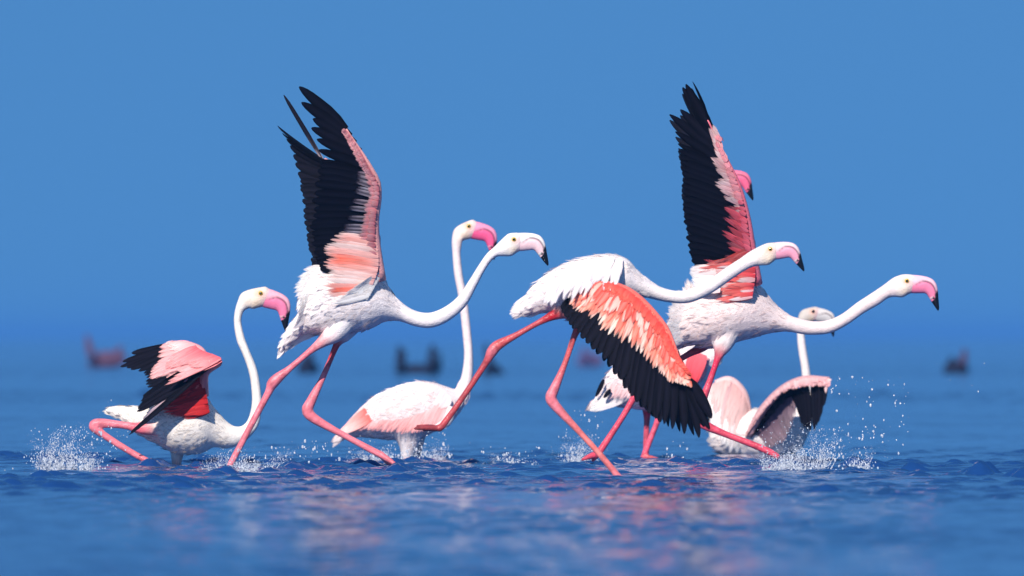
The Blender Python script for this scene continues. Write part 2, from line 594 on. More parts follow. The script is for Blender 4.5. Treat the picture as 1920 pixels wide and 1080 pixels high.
            feather(mb, r + o3, q + o3, nrm, w * self.s, grad(stops(t) if callable(stops) else stops, streak, var, rng), point(t) if callable(point) else point,
                    camber=camber, bend=bend, lift=lift, rows=8, soft=soft if soft is not None else (.55 if joined else .22 if name == 'flight_feather' else .5))
            if not joined:
                mb.build(name, M_FEATHER, wing, self.base)
        if joined:
            o = allmb.build(name, M_FEATHER, wing, self.base)
            o['kind'] = 'stuff'
    def primaries(self, wing, R, t0, t1, tips, width, stops, point=.55, bend=.05, off=0.0, base=None):
        # the long finger feathers of the hand, one by one
        n = len(tips)
        for i, (x, y, d) in enumerate(tips):
            t = t0 + (t1 - t0) * i / max(1, n - 1)
            r = self.pt(*curve_eval(R, t)[0]); q = self.pt(x, y, d)
            nrm = np.cross(self.pt(*curve_eval(R, t + .02)[0]) - self.pt(*curve_eval(R, t - .02)[0]), q - r)
            nrm /= np.linalg.norm(nrm) + 1e-9
            if nrm[1] > 0: nrm = -nrm
            mb = MB()
            feather(mb, r + nrm*(off + .0012*(i % 3)), q + nrm*off, nrm, width*self.s, grad(stops, None, .03, self.rng), point, bend=bend, camber=.2, soft=.2)
            mb.build('flight_feather', M_FEATHER, wing, self.base)
    # ---- head ----
    def head(self, eye, pitch, scale, upper, lower, tipc=BLACK, iris=lin(225, 190, 80)):
        ca, sa = math.cos(math.radians(pitch)), math.sin(math.radians(pitch))
        def tr(x, y): return eye[0] + scale*(x*ca - y*sa), eye[1] + scale*(x*sa + y*ca)
        def pr(lst): return [tr(a, b) + tr(c, d) + (w*scale,) for a, b, c, d, w in lst]
        self.tr = tr
        BILL = [(6,-12.0,5,20,10.5), (16,-13.2,15,19.5,10), (27,-13.6,26,17.5,9.2), (36,-13,34,16,8.6), (45.5,-10,38.5,17.2,8.2), (52.5,-3,42,20.5,7.6),
                (56.5,6,46,25,6.6), (59,15,49.5,29,5.6)]
        TIP = [(58.6,12.5,48.6,28,5.6), (59.6,18,51.2,30.4,5.3), (61.8,26,55,34.5,4.2), (63.8,34,59,38.5,3.0), (64.5,39,61.5,41,1.6), (64,41.3,63,42,0.8)]
        rings = loft_pairs(pr(BILL), self.D, 6, 28)
        v, f = tube_rings(rings)
        # gape line between the mandibles
        mouth = catmull([(4, 7), (16, 3), (26, -3.5), (36, -5), (45, -1.5), (51.5, 6), (56, 15), (58, 22)], 12)
        cols = []
        v = v.copy()
        for i, q in enumerate(v):
            px = 960 + (q[0]/self.D)*FPX; py = HOR - (q[2]-CAM_H)/self.D*FPX
            dx, dy = (px-eye[0])/scale, (py-eye[1])/scale
            x, y = dx*ca + dy*sa, -dx*sa + dy*ca
            dd = np.hypot(mouth[:,0]-x, mouth[:,1]-y); k = dd.argmin()
            above = y < mouth[k,1] - 0.3*(x - mouth[k,0])
            c = upper if above else lower
            g = math.exp(-(dd[k]/1.5)**2) * min(1, max(0.0, (x-8)/18))
            c = c*(1-g*0.85) + lin(70, 30, 45)*g*0.85
            b = min(1, max(0, (x*0.75 + y*0.35 - 43.0)/3.0)) if above or dd[k] < 3 else 0
            c = c*(1-b) + tipc*b
            if x < 12: c = c*(x/12 if x > 0 else 0) + self.headcol*(1 - max(x, 0)/12)
            cols.append(c)
            v[i, 1] += (self.D - v[i, 1]) * 0.22 * g
        mb = MB(); mb.add(v, f, cols)
        bill = mb.build('bill', M_BILL, self.root, self.base)
        v, f = tube_rings(loft_pairs(pr(TIP), self.D, 4, 20))
        mb = MB(); mb.add(v, f, [tipc]*len(v))
        mb.build('bill_tip', M_BILL, bill, self.base)
        for sgn in (-1, 1):
            r = 4.0 * scale * self.s
            c = self.pt(*tr(0, 0), sgn * 12.4 * scale * self.s)
            mb = MB(); V = []; C = []; F = []
            nr, ns = 7, 12
            for i in range(nr):
                a = math.pi*0.5*i/(nr-1)
                for j in range(ns):
                    V.append(c + np.array([math.sin(a)*math.cos(2*math.pi*j/ns)*r, sgn*math.cos(a)*r*0.6, math.sin(a)*math.sin(2*math.pi*j/ns)*r]))
                    C.append(lin(15, 12, 12) if i < 3 else iris)
            for i in range(nr-1):
                for j in range(ns):
                    F.append((i*ns+j, i*ns+(j+1) % ns, (i+1)*ns+(j+1) % ns, (i+1)*ns+j))
            mb.add(V, F, C)
            mb.build('eye', M_EYE, self.root, self.base)
    def head_pairs(self, eye, pitch, scale, skip=0, lores=lin(246, 190, 196)):
        self.eyeinfo = (eye, pitch, scale); self.lores = lores
        ca, sa = math.cos(math.radians(pitch)), math.sin(math.radians(pitch))
        def tr(x, y): return eye[0] + scale*(x*ca - y*sa), eye[1] + scale*(x*sa + y*ca)
        H = [(-11,-9.5,-13,31,13), (0,-12.3,-2,30,13.5), (9,-12.6,7,23,11.8), (15,-12,14,18.5,9)]
        return [tr(a, b) + tr(c, d) + (w*scale,) for a, b, c, d, w in H[skip:]]

def col_const(base, belly=None, head=None, nhead=None):
    def f(i, up):
        c = base
        if nhead is not None and i > nhead:
            t = min(1, (i - nhead))
            c = base*(1-t) + head*t
        return c
    return f

HEADC = lin(246, 226, 208)
NEAR, FARS = -1, 1

# ================================================================== bird: low crouch, half-raised wings
def bird_crouch_left():
    b = Bird(41.2, 330, 'crouching flamingo with pink wings half raised over its back, bent leg trailing behind it', 1)
    eye, pitch, sc = (489, 550), 23.5, 1.12
    pairs = [(197,767,199,773,4), (225,763,228,786,25), (262,764,258,811,42), (300,755,292,832,55), (340,742,330,851,60), (378,737,375,851,55),
             (405,768,400,839,36), (423,788,425,841,25), (440,799,450,834,17), (456,797,470,818,13), (466,783,486,795,11), (472,755,491,757,10),
             (470,718,487,716,9.5), (464,690,480,686,9), (454,663,468,657,9), (444,640,459,633,8.5), (439,613,453,606,8.5), (439,589,454,592,9),
             (445,566,459,582,10.5), (456,547,469,578,13)]
    n = len(pairs)
    pairs += b.head_pairs(eye, pitch, sc, 1)
    base = lin(244, 234, 224)
    b.headcol = HEADC
    b.body(pairs, col_const(base, head=HEADC, nhead=n-2))
    b.limb([(300,800,-.07,17), (270,803,-.09,11), (235,797,-.09,8.5), (188,793,-.09,9), (178,800,-.09,9.5), (196,815,-.09,8.5), (245,846,-.09,7.5), (298,875,-.09,7.5), (325,892,-.09,7)],
           [base, LEG, LEG, LEG, LEG, LEG, LEG, LEG, LEG])
    b.limb([(335,830,.05,22), (331,855,.05,12), (330,885,.05,8)], [base, base, LEG])
    b.finish_body()
    b.plumage(0.5, 7.5, 520, 26, 14, 0.07)
    # far wing
    R = [(0,380,720,.10), (.4,378,662,.18), (.7,352,646,.24), (1,322,646,.28)]
    w = b.wing(R, PINK)
    T = [(0,300,745,.10), (.35,270,720,.18), (.6,264,700,.25), (.8,232,690,.30), (.92,221,682,.33), (1,240,662,.34)]
    b.fan(w, R, T, 16, 17, [(0, BLACK), (1, BLACK)], point=0.3)
    T2 = [(0,320,730,.10), (.35,300,695,.17), (.6,292,672,.23), (.8,296,655,.27), (1,300,650,.30)]
    b.fan(w, R, T2, 11, 17, [(0, PINK), (1, lin(244,176,172))], 'covert_feather', off=.006)
    b.fan(w, R, T2, 30, 13, [(0, PINK), (1, PALE)], 'small_coverts', off=.010, short=.6, joined=True)
    # near wing: arched, wrist towards the camera
    R = [(0,384,742,-.10), (.3,386,700,-.13), (.6,412,680,-.18), (1,392,679,-.20)]
    w = b.wing(R, lin(240,140,140), (9, 6))
    # secondaries and folded primaries hanging behind
    Rt = [(0,352,690,-.14), (.5,372,688,-.17), (1,396,688,-.20)]
    Tt = [(0,266,748,-.12), (.3,262,770,-.14), (.6,262,782,-.17), (.85,252,806,-.19), (1,245,816,-.20)]
    b.fan(w, Rt, [(0,270,742,-.12), (.5,264,760,-.14), (1,262,772,-.16)], 8, 17, [(0, BLACK), (1, BLACK)], point=.4, var=.05)
    b.fan(w, [(0,372,700,-.19), (1,384,698,-.20)], [(0,252,806,-.19), (1,245,816,-.20)], 3, 10, [(0, BLACK), (1, BLACK)], point=.3, var=.05)
    b.fan(w, [(0,348,712,-.172), (1,362,708,-.185)], [(0,286,768,-.165), (1,268,790,-.18)], 5, 12, [(0, lin(150,110,118)), (.5, lin(196,168,172)), (1, lin(150,136,146))], 'inner_vane', point=.3, var=.12)
    # upper surface coverts
    Tc = [(0,292,690,-.08), (.25,284,712,-.10), (.5,306,710,-.14), (.75,330,700,-.17), (1,346,704,-.19)]
    Rc = [(0,372,655,-.08), (.35,382,664,-.11), (.65,400,672,-.16), (1,420,679,-.20)]
    b.fan(w, Rc, Tc, 13, 20, [(0, lin(238,120,124)), (.6, PINK), (1, lin(248,186,182))], 'covert_feather', off=.012, point=.1)
    b.fan(w, Rc, Tc, 46, 15, [(0, lin(232,100,108)), (1, lin(246,170,168))], 'small_coverts', off=.018, short=.62, joined=True, jit=.12)
    b.fan(w, [(0,400,688,-.19), (1,420,680,-.205)], [(0,340,708,-.19), (1,322,726,-.20)], 9, 9, [(0, lin(240,132,134)), (1, lin(244,170,168))], 'leading_covert', off=.016, joined=True)
    # red lining between wing and flank
    Ra = [(0,378,700,-.11), (.5,388,738,-.115), (1,394,770,-.11)]
    Ta = [(0,338,722,-.14), (.4,312,756,-.13), (.8,306,770,-.125), (1,340,782,-.115)]
    b.fan(w, Ra, Ta, 13, 16, lambda t: [(0, RED*.7), (.5, RED), (1, lin(214,66,62))], 'lining_feather', off=.004, joined=False, point=.3, var=.3, streak=(lin(150,24,34), .5), jit=.1)
    b.fan(w, Ra, Ta, 24, 8, lambda t: [(0, RED*.8), (1, lin(216,60,58))] if b.rng.random() < .8 else [(0, RED), (1, lin(236,140,130))], 'small_lining', off=.010, short=.7, joined=True, jit=.6, var=.3, point=.4)
    b.head(eye, pitch, sc, lin(248,176,190), lin(244,128,164))
bird_crouch_left()

# ================================================================== bird: left runner, wings straight up
def bird_run_left():
    b = Bird(40.2, 620, 'white running flamingo with both wings raised upright, salmon patch at wing base, pale bill', 2)
    eye, pitch, sc = (963.6, 449), 4.3, 1.06
    pairs = [(524,655,526,664,4), (541,618,547,638,18), (562,584,577,622,32), (566,550,602,626,47), (592,512,640,628,60), (640,497,665,624,64), (690,500,695,617,56),
             (718,521,718,605,43), (735,548,735,602,31), (752,566,752,603,21), (778,582,778,612,16), (806,586,808,615,14.5), (834,575,840,603,13.5),
             (859,555,873,575,12.5), (879,526,894,537,11), (896,499,909,508,10), (912,476,923,488,9.5), (926,463,934,481,10.5), (938,451,944,481,12)]
    n = len(pairs)
    pairs += b.head_pairs(eye, pitch, sc)
    base = lin(245, 233, 230)
    b.headcol = lin(246, 236, 228)
    b.body(pairs, col_const(base, head=b.headcol, nhead=n-1))
    b.limb([(656,575,-.03,36), (630,620,-.055,22), (606,640,-.07,11), (580,660,-.07,7.5), (545,690,-.07,7.5), (514,716,-.07,10.5), (503,738,-.07,8.5), (470,800,-.07,7.5), (432,872,-.07,7.5), (418,895,-.07,8)],
           [base, base, lin(244,170,170), LEG, LEG, LEG, LEG, LEG, LEG, LEG])
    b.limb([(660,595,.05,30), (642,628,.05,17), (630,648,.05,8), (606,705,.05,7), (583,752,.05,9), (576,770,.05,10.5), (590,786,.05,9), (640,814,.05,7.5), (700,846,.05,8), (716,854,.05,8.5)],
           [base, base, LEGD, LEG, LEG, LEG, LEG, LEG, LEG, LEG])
    for sg in (-1, 1):
        b.limb([(668,565,sg*.02,46), (682,515,sg*.065,32), (697,472,sg*.115,17), (704,440,sg*.15,9)], [base, base, lin(246,214,210), PINK])
    b.toes(712, 852, .05, [(749,877,.02), (742,880,.07), (728,872,.10)], LEG*.8, 6.5)
    b.finish_body()
    b.plumage(0.3, 9, 620, 28, 15, 0.08, ruffle=lambda i, r: (0.16*r.random() if i < 4.5 else 0))
    # tail and ruffled rump
    b.fan(b.body_obj, [(0,580,585,0), (1,596,620,0)], [(0,530,640,0), (.5,523,664,0), (1,548,640,0)], 7, 16, [(0, base), (1, lin(225,222,226))], 'tail_feather')
    b.fan(b.body_obj, [(0,612,505,-.05), (.5,588,545,-.07), (1,585,590,-.06)], [(0,580,502,-.06), (.25,560,532,-.08), (.6,565,575,-.09), (1,554,615,-.07)], 50, 15, [(0, base), (1, WHITE)],
          'rump_feathers', joined=True, jit=.35, lift=.05, camber=.2, point=.3, soft=.85)
    # far wing, swung a little further back
    R = [(0,690,525,.09), (.25,676,450,.16), (.5,672,372,.24), (.75,640,322,.30), (1,606,296,.34)]
    w = b.wing(R, lin(214,150,156))
    T = [(0,586,494,.09), (.2,574,443,.14), (.4,569,385,.20), (.55,562,345,.25), (.62,558,328,.28)]
    b.fan(w, R, T, 18, 23, [(0, BLACK), (1, BLACK)], t1=.62, point=.05, var=.03)
    b.primaries(w, R, .60, 1, [(556,322,.28), (551,304,.29), (547,288,.31), (541,270,.325), (534,257,.34), (526,246,.355), (517,232,.37)], 30, [(0, BLACK), (1, BLACK)], point=.3)
    b.fan(w, [(0,604,300,.33), (1,600,298,.33)], [(0,530,177,.37), (1,532,180,.37)], 1, 9, [(0, lin(190,170,175)), (.22, BLACK), (1, BLACK)], bend=-.10, point=.3)
    # near wing
    R = [(0,716,525,-.09), (.2,706,450,-.15), (.38,707,400,-.20), (.5,713,358,-.24), (.7,690,305,-.29), (.85,669,272,-.31), (1,652,245,-.33)]
    w = b.wing(R, lin(240,168,164), (9, 1.5))
    T = [(0,603,504,-.08), (.12,592,478,-.11), (.25,586,440,-.15), (.38,588,395,-.20), (.48,594,350,-.25), (.58,602,312,-.28)]
    b.fan(w, R, T, 19, 23, [(0, BLACK), (1, BLACK)], t1=.58, point=.05, var=.03)
    b.primaries(w, R, .56, 1, [(604,303,-.28), (600,284,-.30), (597,264,-.31), (587,243,-.33), (590,226,-.345), (569,196,-.37), (565,167,-.39)], 25, [(0, BLACK), (1, BLACK)], point=.5)
    # under-wing coverts: grey with dark edges, then pink towards the bone
    Tg = [(0,640,470,-.09), (.2,640,442,-.14), (.38,655,395,-.20), (.5,668,345,-.25), (.62,664,318,-.27), (.75,650,292,-.30), (1,632,232,-.33)]
    b.fan(w, R, Tg, 20, 12, [(0, lin(196,172,176)), (.7, lin(184,172,182)), (.85, lin(120,108,122)), (.95, BLACK), (1, BLACK)], 'covert_feather', t0=.08, t1=.60, off=.008, point=.2, var=.16, jit=.10)
    b.fan(w, R, Tg, 34, 11, [(0, lin(226,140,144)), (.7, PINK), (1, lin(236,190,186))], 'small_coverts', off=.014, short=.46, t1=.97, joined=True, jit=.15, var=.14)
    b.fan(w, R, Tg, 30, 9, [(0, lin(214,120,128)), (1, lin(240,176,172))], 'small_coverts', off=.018, short=.25, t1=1, joined=True, jit=.15, var=.14)
    # salmon axillaries over the flank
    Ra = [(0,708,446,-.148), (.5,710,500,-.118), (1,692,548,-.095)]
    Ta = [(0,640,436,-.145), (.3,614,466,-.132), (.55,606,492,-.126), (.8,614,522,-.122), (1,606,552,-.108)]
    def ax(t): 
        k = math.exp(-((t-.46)/.17)**2) + math.exp(-((t-.93)/.07)**2) + .6*math.exp(-((t-.08)/.07)**2)
        k = min(1, k)
        c = lin(246,92,64)*k + lin(247,226,220)*(1-k)
        return [(0, lin(240,176,170)), (.25, c*.75 + lin(247,214,206)*.25), (.8, c), (1, c*.5 + WHITE*.5)]
    b.fan(w, Ra, Ta, 26, 12, ax, 'axillary_feather', off=.014, point=.3, streak=(lin(250,170,146), .3), var=.08, jit=.10, bend=-.05)
    b.fan(w, [(0,716,505,-.095), (1,690,556,-.10)], [(0,690,520,-.118), (1,640,566,-.115)], 30, 12, [(0, WHITE), (1, WHITE)], 'shoulder_feathers', off=.014, joined=True, jit=1.0, point=.3, soft=.95, var=.04)
    b.head(eye, pitch, sc, lin(246,236,232), lin(246,206,208))
bird_run_left()

# ================================================================== bird: middle crouch, wings closed
def bird_crouch_middle():
    b = Bird(43.4, 760, 'flamingo crouched in the water with closed blush wings and tall upright white neck', 3)
    eye, pitch, sc = (879, 424), 20, 1.04
    pairs = [(624,828,627,834,4), (645,806,655,818,22), (674,773,690,818,42), (702,745,720,822,56), (740,726,752,825,64), (778,715,785,824,66), (812,717,818,808,60),
             (838,725,845,792,46), (855,729,868,765,28), (862,714,882,738,18), (867,695,887,702,13), (870,664,887,664,11), (867,627,884,627,10), (863,589,880,589,10),
             (858,551,875,553,9.5), (851,513,868,516,9.2), (848,475,864,481,9.2), (847,448,864,470,10.5), (854,427,866,460,12.5)]
    n = len(pairs)
    pairs += b.head_pairs(eye, pitch, sc, 1)
    base = lin(244, 224, 220)
    b.headcol = lin(246, 222, 208)
    b.body(pairs, col_const(base, head=b.headcol, nhead=n-2))
    b.limb([(765,805,-.06,34), (766,832,-.06,20), (763,855,-.06,10), (762,880,-.06,8)], [base, base, base, LEG])
    b.limb([(775,805,.06,30), (778,835,.06,16), (778,880,.06,8)], [base, base, LEG])
    b.finish_body()
    b.plumage(0.4, 9, 460, 28, 15, 0.06, colfn=lambda i, up, r: base if r.random() < .8 else PALE)
    # folded wing: long drooping scapulars and tertials over the flank
    for sg in (-1, 1):
        R = [(0,842,745,sg*.09), (.3,820,728,sg*.075), (.65,775,722,sg*.06), (1,720,742,sg*.05)]
        w = b.wing([(0,846,765,sg*.10), (.5,838,790,sg*.12), (1,815,800,sg*.125)], base, (10, 8))
        T = [(0,812,802,sg*.135), (.2,775,812,sg*.14), (.45,728,812,sg*.125), (.7,690,806,sg*.10), (1,645,815,sg*.06)]
        b.fan(w, R, T, 20, 24, lambda t: [(0, lin(246,226,222)), (.5, lin(245,202,198)), (1, lin(242,172,168))], 'scapular_feather', face=sg, off=.006, point=.25, streak=(lin(240,150,148), .7), var=.06, bend=-.18)
        b.fan(w, R, T, 30, 20, [(0, lin(247,238,236)), (1, lin(246,222,218))], 'small_scapulars', face=sg, off=.013, short=.4, joined=True, jit=.12, bend=-.14, streak=(lin(242,170,168), .5))
        b.fan(w, [(0,700,790,sg*.09), (1,690,770,sg*.07)], [(0,640,818,sg*.07), (1,632,826,sg*.05)], 6, 15, [(0, lin(240,110,100)), (.5, lin(245,176,168)), (1, lin(247,216,210))], 'tail_feather', face=sg, off=.016)
    b.head(eye, pitch, sc, lin(246,150,180), lin(244,92,140))
bird_crouch_middle()

# ================================================================== bird: centre runner, wing on the downstroke
def bird_run_centre():
    b = Bird(37.8, 1090, 'running flamingo with its coral and black wing swept down and one leg stretched back', 4)
    eye, pitch, sc = (1444, 467), 0, 1.0
    pairs = [(958,583,962,596,10), (980,565,990,590,25), (1005,530,1022,585,38), (1040,503,1050,594,52), (1076,487,1080,604,60), (1115,478,1112,608,64), (1150,476,1145,598,60),
             (1178,487,1168,572,47), (1196,508,1188,556,33), (1219,526,1212,558,22), (1242,539,1236,564,16), (1270,545,1270,569,13), (1295,541,1300,566,12.5),
             (1326,526,1336,549,12), (1360,502,1372,524,11.5), (1388,484,1398,507,11), (1408,470,1414,500,12.5)]
    n = len(pairs)
    pairs += b.head_pairs(eye, pitch, sc)
    base = lin(244, 230, 226)
    b.headcol = lin(247, 228, 210)
    b.body(pairs, col_const(base, head=b.headcol, nhead=n-1))
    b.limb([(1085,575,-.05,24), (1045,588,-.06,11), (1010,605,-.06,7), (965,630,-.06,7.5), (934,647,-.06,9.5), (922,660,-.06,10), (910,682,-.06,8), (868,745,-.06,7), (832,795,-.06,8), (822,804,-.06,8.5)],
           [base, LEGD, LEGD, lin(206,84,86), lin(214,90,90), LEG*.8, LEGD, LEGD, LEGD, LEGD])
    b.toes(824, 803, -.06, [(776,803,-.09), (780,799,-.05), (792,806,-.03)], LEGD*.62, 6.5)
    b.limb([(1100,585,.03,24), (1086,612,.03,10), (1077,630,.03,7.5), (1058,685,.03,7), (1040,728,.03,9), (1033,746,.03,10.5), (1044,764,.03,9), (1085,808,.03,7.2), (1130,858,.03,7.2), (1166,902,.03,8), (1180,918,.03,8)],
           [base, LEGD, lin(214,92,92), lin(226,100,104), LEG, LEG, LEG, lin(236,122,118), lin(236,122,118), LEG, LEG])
    b.finish_body()
    b.plumage(0.3, 9.5, 560, 28, 14, 0.06)
    b.fan(b.body_obj, [(0,1010,545,0), (1,1022,575,0)], [(0,960,578,0), (.5,956,590,0), (1,985,594,0)], 8, 15, [(0, base), (1, WHITE)], 'tail_feather')
    for sg in (1, -1):
        R = [(0,1108,535,sg*.11), (.25,1165,541,sg*.17), (.5,1214,576,sg*.27), (.62,1243,610,sg*.34), (.8,1263,655,sg*.40), (1,1284,708,sg*.45)]
        w = b.wing(R, lin(240,110,96), (10, 2))
        T = [(0,1052,580,sg*.12), (.1,1063,602,sg*.15), (.25,1100,642,sg*.21), (.4,1150,697,sg*.28), (.5,1182,740,sg*.33), (.62,1222,779,sg*.40), (.75,1261,802,sg*.46), (.85,1298,818,sg*.50), (.94,1325,803,sg*.53), (1,1329,781,sg*.55)]
        b.fan(w, R, T, 22, 24, [(0, BLACK), (1, BLACK)], t1=.66, point=.05, var=.04, face=-1, jit=.02, bend=.05)
        b.primaries(w, R, .62, 1, [(1228,783,sg*.42), (1242,793,sg*.44), (1257,802,sg*.46), (1279,811,sg*.48), (1306,818,sg*.51), (1325,803,sg*.53), (1329,782,sg*.55)], 26, [(0, BLACK), (1, BLACK)], point=.45)
        # greater coverts end in a clean scalloped line over the black flight feathers
        G = [(0,1068,573,sg*.12), (.12,1088,589,sg*.145), (.22,1112,600,sg*.17), (.30,1126,618,sg*.20), (.4,1156,635,sg*.24), (.5,1190,654,sg*.29), (.62,1220,684,sg*.36), (.75,1244,708,sg*.42), (.9,1269,722,sg*.47), (1,1289,728,sg*.49)]
        if sg < 0:
            b.fan(w, R, G, 40, 13, lambda t: ([(0, lin(238,78,64)), (.5, lin(240,100,78)), (.85, lin(246,140,116)), (1, lin(249,190,172))] if b.rng.random() < .62 else [(0, lin(240,96,80)), (.5, lin(247,170,148)), (1, lin(250,216,202))]), 'covert_feather', off=.007, point=.25, streak=(lin(250,190,172), .4), var=.14, t0=.0, t1=1, jit=.05)
            b.fan(w, R, G, 30, 17, lambda t: ([(0, lin(238,74,62)), (.6, lin(240,90,70)), (1, lin(246,140,116))] if b.rng.random() < .7 else [(0, lin(240,110,92)), (1, lin(250,206,190))]), 'median_coverts', off=.012, short=.70, joined=True, streak=(lin(250,186,168), .35), jit=.4, var=.16, t1=.98, point=.2)
            b.fan(w, R, G, 42, 14, lambda t: [(0, lin(236,62,56)), (1, lin(240,88,70))] if b.rng.random() < .76 else [(0, lin(244,150,132)), (1, lin(250,214,200))], 'lesser_coverts', off=.017, short=.45, joined=True, jit=.6, var=.2, streak=(lin(248,190,176), .3), t1=.95, point=.2)
            b.fan(w, R, G, 40, 12, lambda t: [(0, lin(236,76,70)), (1, lin(242,104,86))], 'marginal_coverts', off=.022, short=.22, joined=True, jit=.25, var=.18, t0=.15)
            # pale grey-white scapulars along the back
            b.fan(w, [(0,1150,486,-.06), (.5,1112,492,-.07), (1,1070,505,-.06)], [(0,1118,535,-.13), (.35,1090,550,-.13), (.7,1060,565,-.12), (1,1018,578,-.09)], 17, 20,
                  [(0, base), (.6, lin(226,214,216)), (1, lin(206,192,198))], 'scapular_feather', off=.012, bend=-.10, streak=(WHITE, .5), point=.35, jit=.08)
            b.fan(w, [(0,1166,492,-.05), (1,1075,498,-.05)], [(0,1160,530,-.13), (1,1040,555,-.11)], 22, 11, [(0, base), (1, lin(226,216,220))], 'small_scapulars', off=.018, joined=True, jit=.6, bend=-.08, point=.4, var=.06)
        else:
            b.fan(w, R, G, 26, 18, [(0, CORAL), (1, PINK)], 'small_coverts', off=.007, joined=True)
    b.head(eye, pitch, sc, lin(248,214,216), lin(246,164,184))
bird_run_centre()

